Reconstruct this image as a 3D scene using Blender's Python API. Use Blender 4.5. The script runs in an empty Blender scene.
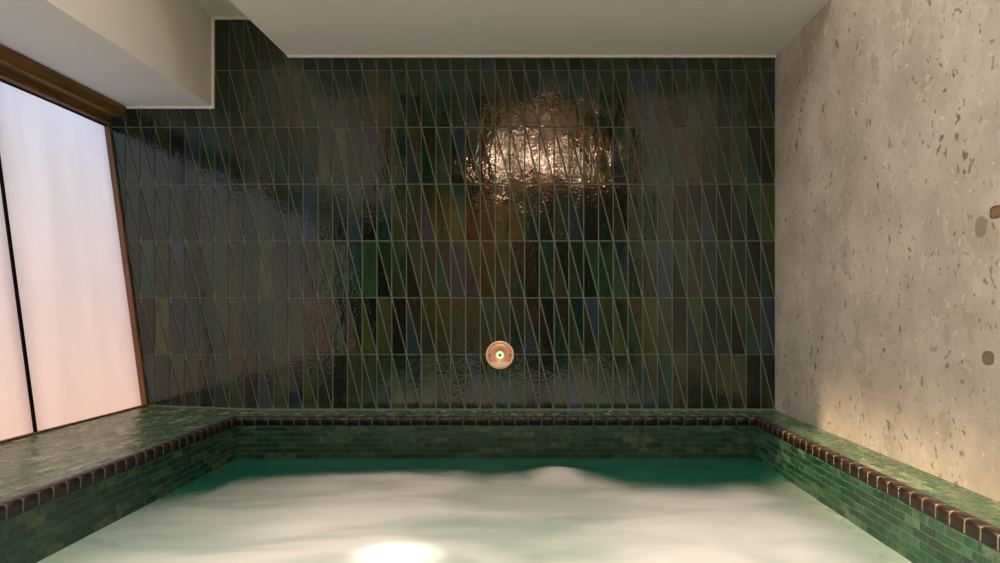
import bpy, bmesh, math, random
from mathutils import Vector, Matrix
random.seed(11)
C = bpy.context.scene.collection
S = 190.0                 # 190 units per metre at the far wall
D = 700.0 / S             # distance camera -> tiled wall
CZ = 140.0 / S            # camera height over the water
def U(u): return u / S
def V(v): return CZ - v / S

def srgb(r, g, b):
    f = lambda c: (c/255/12.92) if c/255 <= 0.04045 else ((c/255+0.055)/1.055)**2.4
    return (f(r), f(g), f(b), 1)

# ---------------------------------------------------------------- materials
class NT:
    def __init__(s, name):
        s.m = bpy.data.materials.new(name); s.m.use_nodes = True
        s.t = s.m.node_tree; s.n = s.t.nodes; s.n.clear()
        s.out = s.n.new('ShaderNodeOutputMaterial')
    def add(s, kind, props=None, **ins):
        nd = s.n.new('ShaderNode' + kind)
        for k, v in (props or {}).items(): setattr(nd, k, v)
        for k, v in ins.items():
            key = int(k[1:]) if k[0] == '_' and k[1:].isdigit() else k.replace('__', ' ')
            s.set(nd.inputs[key], v)
        return nd
    def set(s, sock, v):
        if isinstance(v, bpy.types.NodeSocket): s.t.links.new(v, sock)
        else: sock.default_value = v
    def math(s, op, a, b=0.0, c=0.0, clamp=False):
        nd = s.n.new('ShaderNodeMath'); nd.operation = op; nd.use_clamp = clamp
        s.set(nd.inputs[0], a); s.set(nd.inputs[1], b); s.set(nd.inputs[2], c)
        return nd.outputs[0]
    def mix(s, f, a, b, mode='MIX'):
        nd = s.n.new('ShaderNodeMix'); nd.data_type = 'RGBA'; nd.blend_type = mode
        s.set(nd.inputs[0], f); s.set(nd.inputs[6], a); s.set(nd.inputs[7], b)
        return nd.outputs[2]
    def ramp(s, f, a, b, smooth=True):
        nd = s.n.new('ShaderNodeMapRange'); nd.interpolation_type = 'SMOOTHSTEP' if smooth else 'LINEAR'
        s.set(nd.inputs[0], f); nd.inputs[1].default_value = a; nd.inputs[2].default_value = b
        return nd.outputs[0]
    def coord(s, scale=(1,1,1), order='xyz', out='Object'):
        tc = s.add('TexCoord').outputs[out]
        sp = s.add('SeparateXYZ', None, Vector=tc)
        cb = s.add('CombineXYZ')
        for i, a in enumerate(order):
            v = sp.outputs['xyz'.index(a)]
            s.set(cb.inputs[i], s.math('MULTIPLY', v, scale[i]))
        return cb.outputs[0]
    def noise(s, vec, scale, detail=3, rough=0.5, dist=0.0):
        return s.add('TexNoise', None, Vector=vec, Scale=scale, Detail=detail, Roughness=rough, Distortion=dist).outputs[0]
    def bsdf(s, **k):
        b = s.add('BsdfPrincipled', None, **k); s.t.links.new(b.outputs[0], s.out.inputs[0]); return b
    def bump(s, h, strength=0.3, dist=0.01):
        return s.add('Bump', None, Height=h, Strength=strength, Distance=dist).outputs[0]

def mat_plaster(name, col, rough=0.75):
    t = NT(name); v = t.coord()
    n = t.noise(v, 2.0, 4)
    c = t.mix(n, tuple(x*0.93 for x in col[:3])+(1,), tuple(min(1, x*1.06) for x in col[:3])+(1,))
    t.bsdf(Base__Color=c, Roughness=rough, Normal=t.bump(t.noise(v, 90, 3), 0.08, 0.002))
    return t.m

def mat_zellige(name, order, cols, grout, bw, bh, mortar, rough=0.22, bump=0.5, var=1.0, tilt=0.10):
    """small glazed brick tiles; order = object axes used as (along, across)"""
    t = NT(name); v = t.coord(order=order)
    br = t.add('TexBrick', dict(offset=0.5), Vector=v, Color1=(0,0,0,1), Color2=(1,1,1,1), Mortar=(0.5,0.5,0.5,1),
               Scale=1.0, Mortar__Size=mortar, Mortar__Smooth=0.3, Bias=0.0, Brick__Width=bw, Row__Height=bh)
    f, m = br.outputs['Color'], br.outputs['Fac']
    rp = t.n.new('ShaderNodeValToRGB'); rp.color_ramp.interpolation = 'LINEAR'
    els = rp.color_ramp.elements
    while len(els) < len(cols): els.new(0.5)
    for i, c in enumerate(cols): els[i].position = i/(len(cols)-1); els[i].color = c
    t.t.links.new(f, rp.inputs[0])
    n = t.noise(v, 28, 4, 0.6)
    nv = t.noise(t.coord(order=order, scale=(1, 0.35, 1)), 90, 3, 0.6)
    c = t.mix(t.ramp(n, 0.3, 0.75), rp.outputs[0], cols[0])
    c = t.mix(t.math('MULTIPLY', t.ramp(nv, 0.5, 0.75), 0.35*var), c, cols[-1])
    c = t.mix(m, c, grout)
    h = t.math('ADD', t.math('MULTIPLY', m, -0.6), t.math('MULTIPLY', t.noise(v, 22, 2), 0.5))
    h = t.math('ADD', h, t.math('MULTIPLY', f, 0.15))
    r = t.math('ADD', t.math('MULTIPLY', m, 0.5), t.math('ADD', rough, t.math('MULTIPLY', n, 0.15)))
    wn = t.add('TexWhiteNoise', dict(noise_dimensions='1D'), W=t.math('MULTIPLY', f, 917.0)).outputs['Color']
    off = t.add('VectorMath', dict(operation='SUBTRACT'), _0=wn, _1=(0.5, 0.5, 0.5)).outputs[0]
    off = t.add('VectorMath', dict(operation='SCALE'), _0=off, Scale=tilt).outputs[0]
    nn = t.add('VectorMath', dict(operation='ADD'), _0=t.bump(h, bump, 0.006), _1=off).outputs[0]
    nn = t.add('VectorMath', dict(operation='NORMALIZE'), _0=nn).outputs[0]
    t.bsdf(Base__Color=c, Roughness=r, Normal=nn)
    return t.m

def mat_back_tile():
    t = NT('glazed_triangle_tile')
    a = t.add('Attribute', dict(attribute_name='tile_colour')).outputs['Color']
    v = t.coord(order='xzy', scale=(1, 0.30, 1))
    v1 = t.coord()
    n1 = t.noise(v, 30, 4, 0.6)
    n2 = t.noise(v1, 130, 3, 0.6)
    c = t.mix(t.ramp(n1, 0.35, 0.75), a, t.mix(0.55, a, (0.004, 0.006, 0.004, 1)))
    c = t.mix(t.math('MULTIPLY', t.ramp(n2, 0.55, 0.8), 0.45), c, srgb(74, 78, 52))
    h = t.math('ADD', t.math('MULTIPLY', t.noise(v, 24, 2), 0.40), t.math('MULTIPLY', t.noise(v1, 80, 1), t.math('ADD', 0.12, t.math('MULTIPLY', t.ramp(t.noise(v1, 7, 2), 0.42, 0.62), 0.30))))
    t.bsdf(Base__Color=c, Roughness=t.math('ADD', 0.035, t.math('MULTIPLY', n1, 0.06)),
           Normal=t.bump(h, 0.40, 0.006), IOR=1.57)
    return t.m

def mat_grout(name, col):
    t = NT(name); v = t.coord()
    c = t.mix(t.noise(v, 60, 3), tuple(x*0.75 for x in col[:3])+(1,), tuple(x*1.2 for x in col[:3])+(1,))
    t.bsdf(Base__Color=c, Roughness=0.85)
    return t.m

def mat_terrazzo():
    t = NT('pitted_terrazzo')
    v = t.coord(order='yzx', scale=(1, 1, 1))
    vs = t.coord(order='yzx', scale=(1, 0.62, 1))
    warp = t.add('VectorMath', dict(operation='ADD'), _0=vs,
                 _1=t.add('VectorMath', dict(operation='SCALE'), _0=t.add('TexNoise', None, Vector=v, Scale=14.0, Detail=3.0).outputs[1], Scale=0.10).outputs[0]).outputs[0]
    n = t.noise(v, 3, 5, 0.6)
    c = t.mix(t.ramp(n, 0.3, 0.7), srgb(176, 168, 154), srgb(204, 196, 182))
    c = t.mix(t.math('MULTIPLY', t.ramp(t.noise(vs, 45, 4, 0.65), 0.52, 0.72), 0.5), c, srgb(168, 154, 134))
    def chips(scale, rmin, rmax, thr, col, soft, c, vec=warp, strength=0.8):
        vo = t.add('TexVoronoi', dict(feature='F1'), Vector=vec, Scale=scale, Randomness=1.0)
        d = vo.outputs['Distance']; rnd = t.add('SeparateColor', None, Color=vo.outputs['Color'])
        rad = t.math('ADD', rmin, t.math('MULTIPLY', rnd.outputs[1], rmax-rmin))
        m = t.math('MULTIPLY', t.ramp(t.math('SUBTRACT', rad, d), 0, soft), t.math('LESS_THAN', rnd.outputs[0], thr))
        return t.mix(t.math('MULTIPLY', m, strength), c, t.mix(rnd.outputs[2], col[0], col[1])), m
    c, _ = chips(9, 0.20, 0.50, 0.45, (srgb(160, 156, 142), srgb(182, 166, 146)), 0.10, c, strength=0.6)
    c, _ = chips(18, 0.2, 0.5, 0.5, (srgb(218, 208, 190), srgb(166, 158, 142)), 0.1, c, strength=0.55)
    c, m1 = chips(23, 0.12, 0.32, 0.42, (srgb(104, 90, 70), srgb(150, 134, 110)), 0.10, c, strength=0.8)
    c, m2 = chips(46, 0.18, 0.46, 0.55, (srgb(116, 104, 84), srgb(226, 214, 194)), 0.1, c, strength=0.75)
    # faint joint between the slabs and the one large brown stone chip
    sp = t.add('SeparateXYZ', None, Vector=v)
    j = t.math('SUBTRACT', 1.0, t.ramp(t.math('ABSOLUTE', t.math('SUBTRACT', sp.outputs[1], V(61))), 0.001, 0.004))
    c = t.mix(t.math('MULTIPLY', j, 0.35), c, srgb(205, 195, 175))
    def chip(c, y, z, ry, rz, col):
        dy = t.math('DIVIDE', t.math('SUBTRACT', sp.outputs[0], y), ry); dz = t.math('DIVIDE', t.math('SUBTRACT', sp.outputs[1], z), rz)
        d = t.math('ADD', t.math('POWER', t.math('ABSOLUTE', dy), 2.6), t.math('POWER', t.math('ABSOLUTE', dz), 2.6))
        d = t.math('ADD', d, t.math('MULTIPLY', t.math('SUBTRACT', t.noise(v, 45, 2), 0.5), 0.9))
        inner = t.mix(t.ramp(t.noise(v, 70, 2), 0.35, 0.65), col[0], col[1])
        return t.mix(t.math('SUBTRACT', 1.0, t.ramp(d, 0.8, 1.2)), c, t.mix(t.ramp(d, 0.35, 0.75), inner, col[2]))
    y0 = D/((998-527)/248.)
    c = chip(c, D/1.89, V(-96/1.89), 0.026, 0.019, (srgb(128, 100, 72), srgb(148, 118, 88), srgb(84, 58, 34)))
    c = chip(c, D/1.83, V(-81/1.83), 0.026, 0.030, (srgb(146, 138, 120), srgb(150, 142, 126), srgb(146, 138, 120)))
    c = chip(c, D/((988-527)/248.), V(50/1.86), 0.026, 0.020, (srgb(128, 112, 92), srgb(138, 120, 98), srgb(116, 100, 80)))
    h = t.math('ADD', t.math('MULTIPLY', m1, -1.0), t.math('MULTIPLY', t.noise(v, 120, 3), 0.35))
    t.bsdf(Base__Color=c, Roughness=0.7, Normal=t.bump(h, 0.35, 0.003))
    return t.m

def mat_wood(name, ca, cb, rough=0.4, order='yzx'):
    t = NT(name); v = t.coord(order=order, scale=(1.0, 14, 14))
    n = t.noise(v, 3, 5, 0.6, 1.0)
    t.bsdf(Base__Color=t.mix(t.ramp(n, 0.3, 0.7), ca, cb), Roughness=rough, Normal=t.bump(n, 0.15, 0.003))
    return t.m

def mat_metal(name, col, rough=0.3):
    t = NT(name); v = t.coord()
    t.bsdf(Base__Color=col, Metallic=0.85, Roughness=t.math('ADD', rough, t.math('MULTIPLY', t.noise(v, 60, 2), 0.1)))
    return t.m

def mat_emit(name, col, st):
    t = NT(name); e = t.add('Emission', None, Color=col, Strength=st); t.t.links.new(e.outputs[0], t.out.inputs[0]); return t.m

PW = 0.2218 * D    # width of one luminous panel
def mat_panel():
    t = NT('luminous_frosted_panel')
    v = t.coord(order='yzx')
    sp = t.add('SeparateXYZ', None, Vector=v)
    y, z = sp.outputs[0], sp.outputs[1]
    hgt = t.ramp(z, V(100), V(-183), False)
    rp = t.n.new('ShaderNodeValToRGB'); t.t.links.new(hgt, rp.inputs[0])
    els = rp.color_ramp.elements; els.new(0.35); els.new(0.7)
    for e, (p, c) in zip(els, [(0, (245, 196, 178)), (0.35, (233, 203, 196)), (0.7, (222, 212, 218)), (1, (212, 216, 240))]):
        e.position = p; e.color = srgb(*c)
    ph = t.math('FRACT', t.math('DIVIDE', t.math('SUBTRACT', D, y), PW))
    e1 = t.ramp(ph, -0.05, 0.10); e2 = t.math('SUBTRACT', 1.0, t.ramp(ph, 0.86, 1.02))
    edge = t.math('ADD', 0.55, t.math('MULTIPLY', t.math('MULTIPLY', e2, e1), 0.45))
    n = t.noise(t.coord(order='yzx', scale=(1, 0.12, 1)), 7, 2)
    st = t.math('MULTIPLY', edge, t.math('ADD', 0.80, t.math('MULTIPLY', n, 0.38)))
    b = t.bsdf(Base__Color=(0.35, 0.35, 0.35, 1), Roughness=0.45, Emission__Color=rp.outputs[0],
               Emission__Strength=t.math('MULTIPLY', st, PANEL))
    return t.m
PANEL = 0.84

def mat_water():
    t = NT('milky_pool_water')
    f = t.add('Attribute', dict(attribute_name='foam')).outputs['Fac']
    v = t.coord(scale=(0.5, 1.3, 1))
    n = t.noise(v, 1.9, 4, 0.5, 1.3)
    n2 = t.noise(t.coord(scale=(0.8, 1.7, 1)), 1.25, 3, 0.45, 1.8)
    y = t.add('SeparateXYZ', None, Vector=t.coord()).outputs[1]
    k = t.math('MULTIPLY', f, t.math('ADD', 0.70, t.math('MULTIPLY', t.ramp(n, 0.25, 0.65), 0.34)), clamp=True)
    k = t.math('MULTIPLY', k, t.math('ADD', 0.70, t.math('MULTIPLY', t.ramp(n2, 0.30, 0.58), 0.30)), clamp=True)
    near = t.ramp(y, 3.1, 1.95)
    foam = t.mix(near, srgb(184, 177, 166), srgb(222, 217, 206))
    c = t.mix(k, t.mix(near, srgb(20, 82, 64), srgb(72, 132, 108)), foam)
    rough = t.math('ADD', 0.12, t.math('MULTIPLY', k, 0.40))
    h = t.noise(t.coord(scale=(0.7, 1.4, 1)), 8, 3, 0.5, 0.3)
    t.bsdf(Base__Color=c, Roughness=rough, Normal=t.bump(h, 0.15, 0.03), IOR=1.33,
           Emission__Color=c, Emission__Strength=t.math('ADD', 0.03, t.math('MULTIPLY', t.math('MULTIPLY', k, near), 0.22)))  # weak glow put into water and foam to brighten the ceiling
    return t.m

M = {}
GREEN = [srgb(22, 54, 38), srgb(30, 78, 54), srgb(44, 98, 70), srgb(96, 126, 94)]
M['tile'] = mat_back_tile()
M['grout'] = mat_grout('grey_green_grout', srgb(106, 114, 98))
M['grout_pale'] = mat_grout('pale_grout', srgb(128, 116, 92))
M['pool_y'] = mat_zellige('green_brick_tile_side', 'yzx', GREEN, srgb(88, 112, 88), 0.078, 0.0262, 0.0014)
M['pool_x'] = mat_zellige('shaded_green_brick_tile_end', 'xzy', [srgb(20, 44, 30), srgb(26, 60, 40), srgb(34, 72, 50), srgb(66, 88, 62)], srgb(50, 70, 54), 0.078, 0.0262, 0.0012)  # end-wall copy of the green tile, darkened for the low light there
M['pool_l'] = mat_zellige('shaded_green_brick_tile_side', 'yzx', [srgb(18, 42, 29), srgb(25, 60, 42), srgb(34, 74, 52), srgb(84, 98, 66)], srgb(62, 82, 62), 0.078, 0.0262, 0.0013)  # left-wall copy of the green tile, shade put into its colours
M['ledge'] = mat_zellige('green_brick_tile_ledge', 'yxz', [srgb(24, 62, 42), srgb(42, 84, 56), srgb(66, 102, 68), srgb(140, 152, 116)],
                         srgb(104, 112, 84), 0.078, 0.0262, 0.0014, rough=0.20, bump=1.0, tilt=0.20)
def mat_bullnose(name, ca, cb, rough):
    t = NT(name); v = t.coord()
    t.bsdf(Base__Color=t.mix(t.ramp(t.noise(v, 17, 3), 0.35, 0.7), ca, cb), Roughness=rough, Normal=t.bump(t.noise(v, 50, 2), 0.3, 0.003))
    return t.m
M['coping'] = mat_bullnose('maroon_glazed_bullnose', srgb(26, 16, 11), srgb(52, 29, 18), 0.45)
M['coping_far'] = mat_bullnose('shaded_far_bullnose', srgb(18, 16, 10), srgb(38, 28, 18), 0.42)  # far run of the coping, shade mixed into the colour
M['coping_left'] = mat_bullnose('shaded_left_bullnose', srgb(20, 12, 9), srgb(44, 22, 15), 0.5)  # left run of the coping, darkened as if little light reached it
M['grout_dark'] = mat_grout('shaded_far_grout', srgb(62, 62, 46))  # far joints darkened along with their shaded tiles
M['grout_mid'] = mat_grout('shaded_left_grout', srgb(96, 86, 68))  # left joints toned down to match the shaded run
M['plaster'] = mat_plaster('warm_white_plaster', srgb(222, 219, 212))
M['plaster_c'] = mat_plaster('soft_grey_plaster', srgb(232, 230, 222))
M['bead'] = mat_plaster('white_edge_bead', srgb(238, 236, 226), 0.6)
M['terrazzo'] = mat_terrazzo()
M['wood'] = mat_wood('brown_stained_wood', srgb(92, 62, 24), srgb(136, 96, 44))
M['wood_d'] = mat_wood('dark_brown_wood', srgb(122, 80, 50), srgb(164, 112, 76), order='zyx')
M['frame'] = mat_wood('red_brown_frame', srgb(104, 72, 46), srgb(134, 96, 64), order='zyx')
M['dark'] = mat_metal('black_metal', srgb(24, 22, 24), 0.45)
M['copper'] = mat_metal('brushed_copper', srgb(232, 164, 130), 0.35)
M['copper'].node_tree.nodes['Principled BSDF'].inputs['Metallic'].default_value = 0.25
M['rim'] = mat_metal('polished_copper_rim', srgb(244, 214, 178), 0.3)
M['rim'].node_tree.nodes['Principled BSDF'].inputs['Metallic'].default_value = 0.25
M['panel'] = mat_panel()
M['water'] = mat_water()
M['led'] = mat_emit('pale_green_led', srgb(214, 250, 176), 1.15)
M['lens'] = mat_metal('dark_centre_button', srgb(70, 100, 70), 0.4)
M['glitter_glow'] = mat_emit('glitter_bulb_glow', (1.0, 0.74, 0.52, 1), 130)  # glow of the added bulbs behind the viewpoint
M['rear'] = mat_plaster('dark_olive_plaster', srgb(58, 60, 46))
M['pit'] = mat_plaster('pool_floor_plaster', srgb(60, 110, 92))
M['deck'] = mat_zellige('green_deck_tile', 'yxz', GREEN, srgb(90, 100, 80), 0.15, 0.15, 0.003)

# ---------------------------------------------------------------- mesh helpers
def box(bm, x0, x1, y0, y1, z0, z1, mi=0):
    vs = [bm.verts.new((x, y, z)) for x in (x0, x1) for y in (y0, y1) for z in (z0, z1)]
    for f in ((0,1,3,2),(4,6,7,5),(0,4,5,1),(2,3,7,6),(0,2,6,4),(1,5,7,3)):
        fc = bm.faces.new([vs[i] for i in f]); fc.material_index = mi
def prism_y(bm, pts, y0, y1, mi=0, smooth=False):
    a = [bm.verts.new((x, y0, z)) for x, z in pts]; b = [bm.verts.new((x, y1, z)) for x, z in pts]
    n = len(pts)
    fs = [bm.faces.new(a), bm.faces.new(b[::-1])]
    for i in range(n):
        f = bm.faces.new([a[i], b[i], b[(i+1) % n], a[(i+1) % n]]); fs.append(f); f.smooth = smooth
    for f in fs: f.material_index = mi
def link(name, bm, mats, parent=None, structure=False, bevel=0):
    bmesh.ops.recalc_face_normals(bm, faces=bm.faces)
    me = bpy.data.meshes.new(name); bm.to_mesh(me); bm.free()
    o = bpy.data.objects.new(name, me); C.objects.link(o)
    for m in (mats if isinstance(mats, list) else [mats]): me.materials.append(m)
    if parent: o.parent = parent
    if structure: o['kind'] = 'structure'
    if bevel:
        b = o.modifiers.new('bevel', 'BEVEL'); b.width = bevel; b.segments = 2; b.limit_method = 'ANGLE'
    return o
def sbox(name, x0, x1, y0, y1, z0, z1, m, **k):
    bm = bmesh.new(); box(bm, x0, x1, y0, y1, z0, z1); return link(name, bm, m, **k)
def info(o, label, cat, group=None):
    o['label'] = label; o['category'] = cat
    if group: o['group'] = group
    return o
def lathe_y(bm, prof, cx, cy, cz, n=48, mi=0):
    """revolve (radius, forward) about an axis along -y"""
    rings = []
    for r, d in prof:
        if r < 1e-6: rings.append([bm.verts.new((cx, cy-d, cz))]); continue
        rings.append([bm.verts.new((cx + r*math.cos(2*math.pi*i/n), cy - d, cz + r*math.sin(2*math.pi*i/n))) for i in range(n)])
    for a, b in zip(rings, rings[1:]):
        for i in range(n):
            j = (i+1) % n
            if len(a) == 1: f = bm.faces.new([a[0], b[i], b[j]])
            elif len(b) == 1: f = bm.faces.new([a[i], a[j], b[0]])
            else: f = bm.faces.new([a[i], a[j], b[j], b[i]])
            f.smooth = True; f.material_index = mi

# ---------------------------------------------------------------- dimensions
XR = U(248)                  # right wall
XLB, XLT = U(-382), U(-420)  # slanting window wall, bottom / top
ZL = V(102)                  # ledge top
ZC = V(-252)                 # dropped ceiling
ZH = V(-290)                 # ceiling of the narrow recess
ZS = V(-201)                 # soffit underside
XS = U(-314)                 # soffit inner face
XD = U(-239)                 # left edge of dropped ceiling
PXL, PXR = U(-270), U(212)   # pool faces
PY1, PY0 = 0.930*D, -1.0     # pool far / near faces
YE = 0.812*D                 # front edge of the dropped ceiling
ZT = 3.55                    # high ceiling
YB = -1.55                   # wall behind the viewpoint
ZP = -0.95                   # pool bottom

# ---------------------------------------------------------------- back wall
def inset(poly, g):
    n = len(poly); out = []
    A = sum(poly[i][0]*poly[(i+1)%n][1]-poly[(i+1)%n][0]*poly[i][1] for i in range(n))
    s = 1 if A > 0 else -1
    for i in range(n):
        p0, p1, p2 = Vector(poly[i-1]), Vector(poly[i]), Vector(poly[(i+1)%n])
        d1, d2 = (p1-p0).normalized(), (p2-p1).normalized()
        n1, n2 = Vector((-d1.y, d1.x))*s, Vector((-d2.y, d2.x))*s
        b = n1+n2; b.normalize(); k = g/max(0.08, b.dot(n1))
        out.append(p1 + b*k)
    return [(p.x, p.y) for p in out]
def trunc(poly, t):
    """cut the sharp tips off"""
    n = len(poly); out = []
    for i in range(n):
        p0, p1, p2 = Vector(poly[i-1]), Vector(poly[i]), Vector(poly[(i+1)%n])
        a, b = (p0-p1).normalized(), (p2-p1).normalized()
        if a.angle(b) < 0.6:
            out += [tuple(p1+a*t), tuple(p1+b*t)]
        else: out.append(tuple(p1))
    return out
PAL = [((28,54,32),9), ((50,62,28),8), ((34,36,22),4), ((14,22,14),8), ((16,54,46),6), ((34,52,62),4), ((50,50,30),4), ((32,58,32),4), ((44,60,42),5), ((56,40,24),0.8), ((38,52,28),7), ((14,44,30),7)]
def pick():
    c = random.choices([p[0] for p in PAL], [p[1] for p in PAL])[0]
    k = random.uniform(0.75, 1.15)
    return srgb(*[max(4, min(255, x*k)) for x in c])
bm = bmesh.new()
cl = bm.loops.layers.float_color.new('tile_colour')
box(bm, U(-440), XR, D, D+0.12, ZL-0.3, V(-296), 1)
PITCH = 14.76
def add_tile(poly, col):
    z0, z1 = 0.0005, 0.0042
    tx, tz = random.gauss(0, 0.006), random.gauss(0, 0.004)
    base = inset(poly, 0.0028); top = inset(poly, 0.0042)
    cx = sum(p[0] for p in top)/len(top); cz = sum(p[1] for p in top)/len(top)
    a = [bm.verts.new((x, D - z0, z)) for x, z in base]
    b = [bm.verts.new((x, D - z1 - tx*(x-cx) - tz*(z-cz), z)) for x, z in top]
    fs = [bm.faces.new(b)]
    n = len(a)
    for i in range(n): fs.append(bm.faces.new([a[i], a[(i+1)%n], b[(i+1)%n], b[i]]))
    for f in fs:
        f.material_index = 0
        for l in f.loops: l[cl] = col
    for f in fs: f.normal_update()
for ri in range(7):
    v0, v1 = -294.3 + 56.8*ri, -294.3 + 56.8*(ri+1)
    for ci in range(-10, 36):
        u0, u1 = -282.8 + PITCH*ci, min(-282.8 + PITCH*(ci+1), 248)
        if v1 < -205 and u1 < -318: continue
        tl, tr, br_, bl = (U(u0), V(v0)), (U(u1), V(v0)), (U(u1), V(v1)), (U(u0), V(v1))
        c1 = pick()
        if random.random() < 0.10:
            add_tile([tl, tr, br_, bl], c1)
        else:
            c2 = pick() if random.random() < 0.8 else c1
            add_tile(trunc([tl, tr, br_], 0.022), c1); add_tile(trunc([tl, br_, bl], 0.022), c2)
wb = link('wall_back', bm, [M['tile'], M['grout']], structure=True)

# pale grout bead where the wall meets the ledge
ZLW = V(97.6)              # the wide ledge rises slightly towards the window
def prism_y0(pts, y0, y1):
    bm = bmesh.new(); prism_y(bm, pts, y0, y1); return bm
link('trim_7', prism_y0([(U(-395), ZLW), (U(-330), V(99.8)), (PXL, ZL), (XR-0.002, ZL), (XR-0.002, ZL+0.008), (PXL, ZL+0.008), (U(-330), V(99.8)+0.008), (U(-395), ZLW+0.008)], D-0.012, D-0.001), M['grout'], structure=True)

# ---------------------------------------------------------------- right wall, other walls
sbox('wall_right', XR, XR+0.12, YB, D+0.12, ZP, ZT, M['terrazzo'], structure=True)
sbox('wall_front', XLT-0.6, XR, YB-0.12, YB, ZP, ZT, M['rear'], structure=True)
PE = D - 5*PW                     # near end of the luminous window
bm = bmesh.new()
box(bm, XLT-0.18, XLT-0.06, YB, PE-0.03, ZP, ZS)
link('wall_left', bm, M['plaster'], structure=True)

# ---------------------------------------------------------------- ceilings
bm = bmesh.new(); 
a = [(XD, D+0.12), (XR, D+0.12), (XR, YE), (U(-243.8), YE)]
lo = [bm.verts.new((x, y, ZC)) for x, y in a]; hi = [bm.verts.new((x, y, ZT)) for x, y in a]
bm.faces.new(lo); bm.faces.new(hi[::-1])
for i in range(4): bm.faces.new([lo[i], lo[(i+1)%4], hi[(i+1)%4], hi[i]])
link('ceiling_dropped', bm, M['plaster_c'], structure=True)
sbox('ceiling_recess', XS, U(-243.9), YE, D+0.12, ZH, ZT, M['plaster_c'], structure=True)
bm = bmesh.new(); box(bm, XLT-0.6, XS, YB, D+0.12, ZS, ZT)
link('ceiling_soffit', bm, M['plaster'], structure=True)
sbox('ceiling', XLT-0.6, XR+0.12, YB-0.12, D+0.12, ZT, ZT+0.1, M['plaster'], structure=True)
# white beads at the head of the tiles
b = 0.011; y0, y1 = D-0.016, D-0.002
sbox('trim_1', XD, XR-0.001, y0, y1, ZC-b, ZC, M['bead'], structure=True)
sbox('trim_2', XS, U(-243.9), y0, y1, ZH-b, ZH, M['bead'], structure=True)
sbox('trim_3', XS, XS+0.011, y0, y1, ZS-b, ZH-b, M['bead'], structure=True)
sbox('trim_4', U(-399), XS, y0, y1, ZS-b, ZS, M['bead'], structure=True)

# ---------------------------------------------------------------- window wall (luminous panels)
win = bpy.data.objects.new('window_1', None); win.location = (0, 0, 0); C.objects.link(win); win['kind'] = 'structure'
def xw(z): return XLB + (XLT-XLB)*(z-V(100))/(V(-183)-V(100))
ZW0, ZW1 = ZLW+0.004, V(-184.5)
for i in range(5):
    ya, yb = D-PW*(i+1)+0.007, D-PW*i-0.007
    if i == 0: yb = D-0.022
    bm = bmesh.new()
    ny, nz = 10, 16; g = []
    for iz in range(nz+1):
        z = ZW0 + (ZW1-ZW0)*iz/nz; row = []
        for iy in range(ny+1):
            s = iy/ny; y = ya+(yb-ya)*s
            row.append(bm.verts.new((xw(z) - 0.004 + 0.006*math.sin(math.pi*s), y, z)))
        g.append(row)
    for iz in range(nz):
        for iy in range(ny):
            f = bm.faces.new([g[iz][iy], g[iz][iy+1], g[iz+1][iy+1], g[iz+1][iy]]); f.smooth = True
    # returns at the sides so it is a shallow tray rather than a sheet
    for col in (0, ny):
        for iz in range(nz):
            p, q = g[iz][col], g[iz+1][col]
            a = bm.verts.new(p.co+Vector((-0.03, 0, 0))); c = bm.verts.new(q.co+Vector((-0.03, 0, 0)))
            bm.faces.new([p, q, c, a])
    link('luminous_panel', bm, M['panel'], parent=win)
for i in range(0, 6):
    y = D-PW*i
    h = 0.0065
    if i == 0: continue
    bm = bmesh.new()
    prism_y(bm, [(xw(ZW0)+0.004, ZW0), (xw(ZW1)+0.004, ZW1), (xw(ZW1)-0.05, ZW1), (xw(ZW0)-0.05, ZW0)], y-h, y+h)
    link('mullion', bm, M['dark'], parent=win)
bm = bmesh.new()   # end jamb against the tiles
prism_y(bm, [(xw(ZW0)+0.022, ZW0), (xw(ZW1)+0.022, ZW1), (xw(ZW1)-0.05, ZW1), (xw(ZW0)-0.05, ZW0)], D-0.020, D-0.0045)
link('window_jamb', bm, M['frame'], parent=win, bevel=0.003)
bm = bmesh.new()   # thin sill bead
prism_y(bm, [(xw(ZW0)+0.010, ZLW+0.0005), (xw(ZW0)+0.010, ZLW+0.007), (xw(ZW0)-0.05, ZLW+0.007), (xw(ZW0)-0.05, ZLW+0.0005)], PE, D-0.022)
link('window_sill', bm, M['frame'], parent=win)
bm = bmesh.new()   # backing
prism_y(bm, [(xw(ZW0)-0.06, ZL), (xw(ZW1)-0.06, ZS), (xw(ZW1)-0.10, ZS), (xw(ZW0)-0.16, ZL)], PE-0.03, D)
link('window_backing', bm, M['plaster'], parent=win)
# timber head beam with stepped profile
bm = bmesh.new()
prism_y(bm, [(U(-400), ZS-0.002), (U(-400.5), V(-197)), (U(-403), V(-194)), (U(-405), V(-190.5)), (U(-414), V(-191)), (U(-415.5), V(-188)),
             (U(-415.5), V(-184)), (U(-419), V(-182)), (U(-436), V(-182)), (U(-436), ZS-0.002)], PE-0.03, D-0.006)
hb = link('trim_5', bm, M['wood'], structure=True, bevel=0.002)
bm = bmesh.new()   # dark shadow gap strip under the beam
prism_y(bm, [(U(-418.5), V(-182.1)), (U(-418.5), V(-180.6)), (U(-432), V(-180.6)), (U(-432), V(-182.1))], PE-0.03, D-0.021)
link('head_gasket', bm, M['dark'], parent=win)

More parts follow.
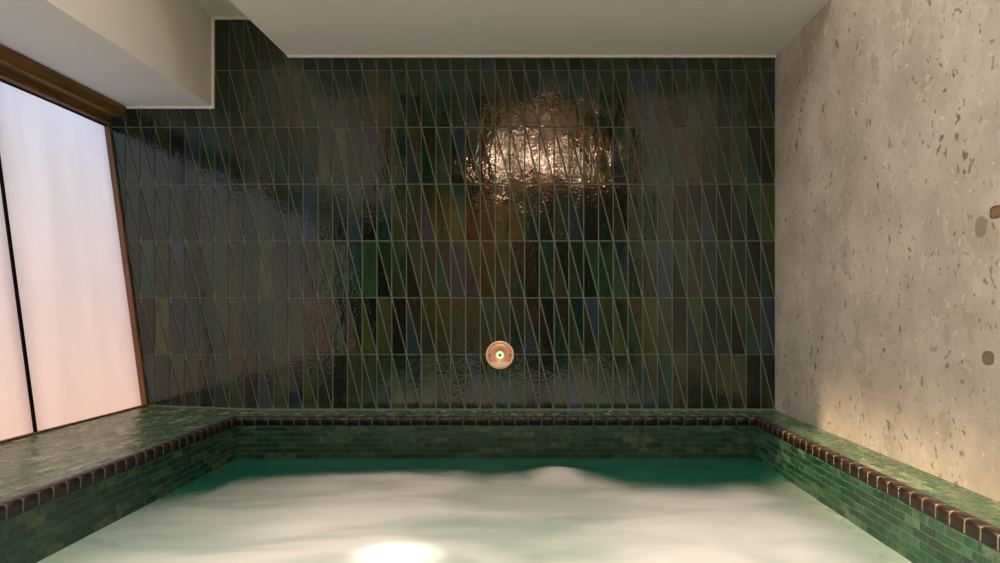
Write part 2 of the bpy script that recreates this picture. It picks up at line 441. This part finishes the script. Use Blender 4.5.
# ---------------------------------------------------------------- pool shell
CP = 0.036
sbox('pool_wall', U(-432), PXL, YB, D, ZP, ZL-0.0005-CP, M['pool_l'], structure=True)
sbox('pool_wall', PXR, XR, YB, D, ZP, ZL-0.0005-CP, M['pool_y'], structure=True)
sbox('pool_wall', PXL, PXR, PY1, D, ZP, ZL-0.0005-CP, M['pool_x'], structure=True)
sbox('pool_wall', PXL, PXR, YB, PY0, ZP, ZL-0.0005-CP, M['pool_x'], structure=True)
sbox('floor', U(-432), XR, YB, D, ZP-0.1, ZP, M['pit'], structure=True)
z0 = ZL-CP
link('pool_ledge', prism_y0([(U(-432), z0), (PXL-CP+0.004, z0), (PXL-CP+0.004, ZL), (U(-330), V(99.8)), (U(-384), ZLW), (U(-432), ZLW)], YB, D), M['ledge'], structure=True)
sbox('pool_ledge', PXR+CP-0.004, XR, YB, D, z0, ZL, M['ledge'], structure=True)
sbox('pool_ledge', PXL-CP+0.004, PXR+CP-0.004, PY1+CP-0.004, D, z0, ZL, M['ledge'], structure=True)
sbox('pool_ledge', PXL-CP+0.004, PXR+CP-0.004, YB, PY0-CP+0.004, z0, ZL, M['deck'], structure=True)
# coping: bullnose tiles with grout between
def coping(axis, side, fixed, a0, a1, mats=('coping', 'grout_pale')):
    bm = bmesh.new(); n = max(1, round((a1-a0)/0.0632)); L = (a1-a0)/n
    R = CP*0.30
    prof = [(-CP+0.002, 0.0), (-CP+0.002, CP+0.0015), (-R, CP+0.0025)]
    for k in range(1, 7):
        a = math.pi/2*k/6; prof.append((-R+(R+0.003)*math.sin(a), CP+0.0025-R+R*math.cos(a)))
    prof += [(0.003, 0.0)]
    def put(p, s):      # p = (outward, up) ; s along
        o = fixed + side*p[0]
        return (o, s, z0+p[1]) if axis == 'y' else (s, o, z0+p[1])
    def seg(s0, s1, pr, mi):
        rows = []
        for s, sh in ((s0, 0.0016), (s0+0.0022, 0), (s1-0.0022, 0), (s1, 0.0016)) if mi == 0 else ((s0, 0), (s1, 0)):
            rows.append([bm.verts.new(put((p[0]-(sh if p[0] > -CP*0.9 else 0), max(0, p[1]-(sh if p[1] > 0 else 0))), s)) for p in pr])
        for r0, r1 in zip(rows, rows[1:]):
            for i in range(len(pr)):
                f = bm.faces.new([r0[i], r0[(i+1)%len(pr)], r1[(i+1)%len(pr)], r1[i]]); f.material_index = mi; f.smooth = (mi == 0)
        for r in (rows[0], rows[-1]):
            f = bm.faces.new(r); f.material_index = mi
    for i in range(n):
        seg(a0+i*L+0.0022, a0+(i+1)*L-0.0022, prof, 0)
    gp = [(p[0]-0.0008 if p[0] > -CP*0.9 else p[0]+0.001, max(0.0, p[1]-0.0008)) for p in prof]
    seg(a0, a1, gp, 1)
    return link('pool_coping', bm, [M[k] for k in mats], structure=True)
coping('y', 1, PXL, PY0, PY1, ('coping_left', 'grout_mid'))
coping('y', -1, PXR, PY0, PY1)
coping('x', -1, PY1, PXL-CP, PXR+CP, ('coping_far', 'grout_dark'))
coping('x', 1, PY0, PXL-CP, PXR+CP)

# ---------------------------------------------------------------- water
from mathutils import noise as mn
edge_px = [(-60,512),(60,505),(150,499),(205,492),(240,480),(300,476),(350,473),(400,471),(450,473),(490,477),(520,478),(555,468),(590,477),(640,485),(700,488),(760,484),(800,478),(850,490),(1000,520)]
edge = []
for px, py in edge_px:
    r = (py-308)/140; edge.append(((px-527)/r/S, D/r))
def edge_y(x):
    for (xa, ya), (xb, yb) in zip(edge, edge[1:]):
        if xa <= x <= xb:
            s = (x-xa)/(xb-xa); s = s*s*(3-2*s); return ya+(yb-ya)*s
    return edge[0][1] if x < edge[0][0] else edge[-1][1]
def ss(a, b, x):
    t_ = max(0, min(1, (x-a)/(b-a))); return t_*t_*(3-2*t_)
nx, nyy = 150, 240
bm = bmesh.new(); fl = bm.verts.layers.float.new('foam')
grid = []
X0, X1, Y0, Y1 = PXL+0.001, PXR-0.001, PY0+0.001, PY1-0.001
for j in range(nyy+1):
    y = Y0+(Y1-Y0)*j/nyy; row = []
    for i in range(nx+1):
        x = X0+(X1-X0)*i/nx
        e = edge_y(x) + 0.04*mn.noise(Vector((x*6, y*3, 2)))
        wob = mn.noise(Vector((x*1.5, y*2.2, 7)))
        f = ss(0.10, -0.20, y-e)  # foam left out along the far edge to draw the ceiling's shadow
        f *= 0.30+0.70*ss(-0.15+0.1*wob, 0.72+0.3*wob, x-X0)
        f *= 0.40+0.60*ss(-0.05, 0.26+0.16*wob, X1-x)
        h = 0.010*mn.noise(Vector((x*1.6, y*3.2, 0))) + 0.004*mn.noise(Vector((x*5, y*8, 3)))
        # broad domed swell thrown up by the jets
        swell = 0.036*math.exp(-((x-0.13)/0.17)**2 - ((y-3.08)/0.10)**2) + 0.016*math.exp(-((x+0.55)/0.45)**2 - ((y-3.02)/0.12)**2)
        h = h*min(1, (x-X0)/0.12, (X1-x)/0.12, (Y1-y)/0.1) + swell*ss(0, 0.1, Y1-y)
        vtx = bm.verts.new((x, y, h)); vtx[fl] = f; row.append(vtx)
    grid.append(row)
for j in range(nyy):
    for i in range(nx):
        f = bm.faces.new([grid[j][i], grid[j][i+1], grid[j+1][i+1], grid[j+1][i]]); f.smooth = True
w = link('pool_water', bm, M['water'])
w['kind'] = 'stuff'
info(w, 'milky green pool water churned to cream white foam inside the tiled basin', 'water')

# ---------------------------------------------------------------- round button plate on the tiled wall
cx, cz = U(500-527), V(355-308)
bt = bpy.data.objects.new('wall_button', None); bt.location = (cx, D-0.004, cz); C.objects.link(bt)
info(bt, 'round copper control button with a glowing pale ring on the dark tiled wall', 'button')
R0 = 0.073
def rel(name, bm, m): return link(name, bm, m, parent=bt)
bm = bmesh.new(); lathe_y(bm, [(R0, -0.001), (R0+0.0015, 0.004), (R0+0.001, 0.009), (R0-0.004, 0.0115), (R0-0.009, 0.0105), (R0-0.0095, 0.006)], 0, 0, 0, 64)
rel('rim', bm, M['rim'])
bm = bmesh.new(); lathe_y(bm, [(R0-0.0085, 0.0), (R0-0.0085, 0.0085), (R0-0.03, 0.0075), (0.021, 0.0075), (0.021, 0.002)], 0, 0, 0, 64)
rel('face_plate', bm, M['copper'])
bm = bmesh.new()
Rl = R0-0.0095; a0 = math.acos(0.036/Rl); arc = [(Rl*math.sin(-a0+2*a0*i/20), -Rl*math.cos(-a0+2*a0*i/20)) for i in range(21)]
fr = [bm.verts.new((x, -0.0105-0.004*(abs(z)-0.036)/0.03, z)) for x, z in arc]; bk = [bm.verts.new((x, -0.007, z)) for x, z in arc]
bm.faces.new(fr); bm.faces.new(bk[::-1])
for i in range(21): bm.faces.new([fr[i], fr[(i+1)%21], bk[(i+1)%21], bk[i]])
rel('highlight_crescent', bm, M['rim'])  # lighter crescent stands in for a highlight on the lower face
bm = bmesh.new(); lathe_y(bm, [(0.021, 0.002), (0.021, 0.0095), (0.018, 0.0108), (0.0085, 0.0108), (0.0075, 0.008), (0.0075, 0.002)], 0, 0, 0, 48)
rel('light_ring', bm, M['led'])
bm = bmesh.new(); lathe_y(bm, [(0.0074, 0.002), (0.0074, 0.0098), (0.0055, 0.0112), (0.0, 0.0116)], 0, 0, 0, 32)
rel('push_button', bm, M['lens'])
for sx in (-1, 1):
    bm = bmesh.new(); lathe_y(bm, [(0.0042, 0.006), (0.0042, 0.009), (0.003, 0.0098), (0.0, 0.0098)], sx*0.053, 0, 0, 20)
    rel('screw', bm, M['dark'])

# ---------------------------------------------------------------- end wall behind the viewpoint (door and panel added for reflections in the glaze)
dr = bpy.data.objects.new('door_1', None); dr.location = (-0.66, YB, ZL); C.objects.link(dr); dr['kind'] = 'structure'  # guessed door, added for the brown band reflected in the tiles
bm = bmesh.new(); box(bm, -0.55, 0.55, 0, 0.04, 0, 1.86); link('door_leaf', bm, M['wood_d'], parent=dr)
bm = bmesh.new(); box(bm, -0.60, -0.55, 0, 0.06, 0, 1.91); box(bm, 0.55, 0.60, 0, 0.06, 0, 1.91); box(bm, -0.55, 0.55, 0, 0.06, 1.86, 1.91)
link('door_frame', bm, M['wood_d'], parent=dr)
bm = bmesh.new(); box(bm, 0.42, 0.44, 0.04, 0.09, 0.8, 1.0); link('door_handle', bm, M['dark'], parent=dr)
sbox('trim_6', -0.60, 0.96, YB, YB+0.04, 2.25, 3.32, M['wood_d'], structure=True)  # wooden panel added for the brown patch reflected in the tiles

# ---------------------------------------------------------------- lights
def area(name, loc, direc, sx, sy, power, col, spread=math.pi, up=Vector((0,1,0))):
    l = bpy.data.lights.new(name, 'AREA'); l.shape = 'RECTANGLE'; l.size = sx; l.size_y = sy
    l.energy = power; l.color = col; l.spread = spread
    o = bpy.data.objects.new(name, l); C.objects.link(o)
    z = -Vector(direc).normalized(); x = up.cross(z).normalized(); y = z.cross(x)
    m = Matrix((x, y, z)).transposed().to_4x4(); m.translation = Vector(loc); o.matrix_world = m
    return o
def spot(name, loc, target, power, col, ang, blend, size):
    l = bpy.data.lights.new(name, 'SPOT'); l.energy = power; l.color = col; l.spot_size = math.radians(ang); l.spot_blend = blend; l.shadow_soft_size = size
    o = bpy.data.objects.new(name, l); C.objects.link(o); o.location = loc
    o.rotation_euler = (Vector(target)-Vector(loc)).to_track_quat('-Z', 'Y').to_euler(); return o
# added narrow beam, source unseen, aimed at the right wall's warm patch
th = math.radians(60)
dvec = Vector((math.cos(th), 0.050, -math.sin(th)))
ylen = YE-0.02-(-0.9)
shaft = area('wall_patch_beam', (-0.53, (YE-0.02-0.9)/2, 3.155), dvec, 0.32, ylen, 8.5, (1.0, 0.70, 0.42), math.radians(5))
# soft overhead fill added in the light well, no lamp seen
fill = area('well_fill', (0.0, 1.0, 3.45), (0, 0, -1), 1.6, 2.4, 62, (1.0, 0.96, 0.92), math.radians(130))
# narrow unseen spots added to make the bright glare on the foam
spot('glare_spot', (-0.3, D*0.50, 3.4), (-127/1.735/S, D/1.78, 0), 620, (1.0, 0.96, 0.88), 5.6, 1.0, 0.02)
spot('glare_spot', (0.15, D*0.45, 3.4), (38/1.74/S, D/1.82, 0), 60, (1.0, 0.93, 0.82), 3.5, 0.8, 0.02)
# bulbs added behind the viewpoint to make the glitter in the tiles
for i in range(5):
    bmx = bmesh.new(); bmesh.ops.create_uvsphere(bmx, u_segments=16, v_segments=10, radius=0.045)
    o = link('glitter_bulb', bmx, M['glitter_glow']); o.location = (-0.38+0.26*i, YB+0.16, 2.58)
    info(o, 'warm round bulb added unseen on the end wall for the glitter in the tiles', 'bulb', 'added glitter bulbs on the end wall')
spot('panel_reflection_spot', (0.1, 0.2, 3.4), (0.15, YB, 2.7), 420, (1.0, 0.8, 0.66), 52, 0.5, 0.1)  # added spot, brightens the panel's reflection
spot('door_reflection_spot', (-0.5, 0.4, 3.3), (-0.66, YB, 1.1), 600, (1.0, 0.8, 0.60), 42, 0.5, 0.1)  # added spot, brightens the door's reflection

w_ = bpy.data.worlds.new('World'); bpy.context.scene.world = w_; w_.use_nodes = True
w_.node_tree.nodes['Background'].inputs[0].default_value = (0.5, 0.5, 0.5, 1); w_.node_tree.nodes['Background'].inputs[1].default_value = 0.05

# ---------------------------------------------------------------- camera
cd = bpy.data.cameras.new('Camera'); cam = bpy.data.objects.new('Camera', cd); C.objects.link(cam)
cam.location = (0, 0, CZ); cam.rotation_euler = (math.pi/2, 0, 0)
cd.sensor_width = 36; cd.lens = 25.2; cd.shift_x = -0.027; cd.shift_y = 0.0265; cd.clip_start = 0.01
sc = bpy.context.scene; sc.camera = cam
sc.view_settings.view_transform = 'Standard'; sc.view_settings.look = 'None'; sc.view_settings.exposure = 0.0
sc.cycles.max_bounces = 8; sc.cycles.diffuse_bounces = 5
sc.cycles.sample_clamp_indirect = 40
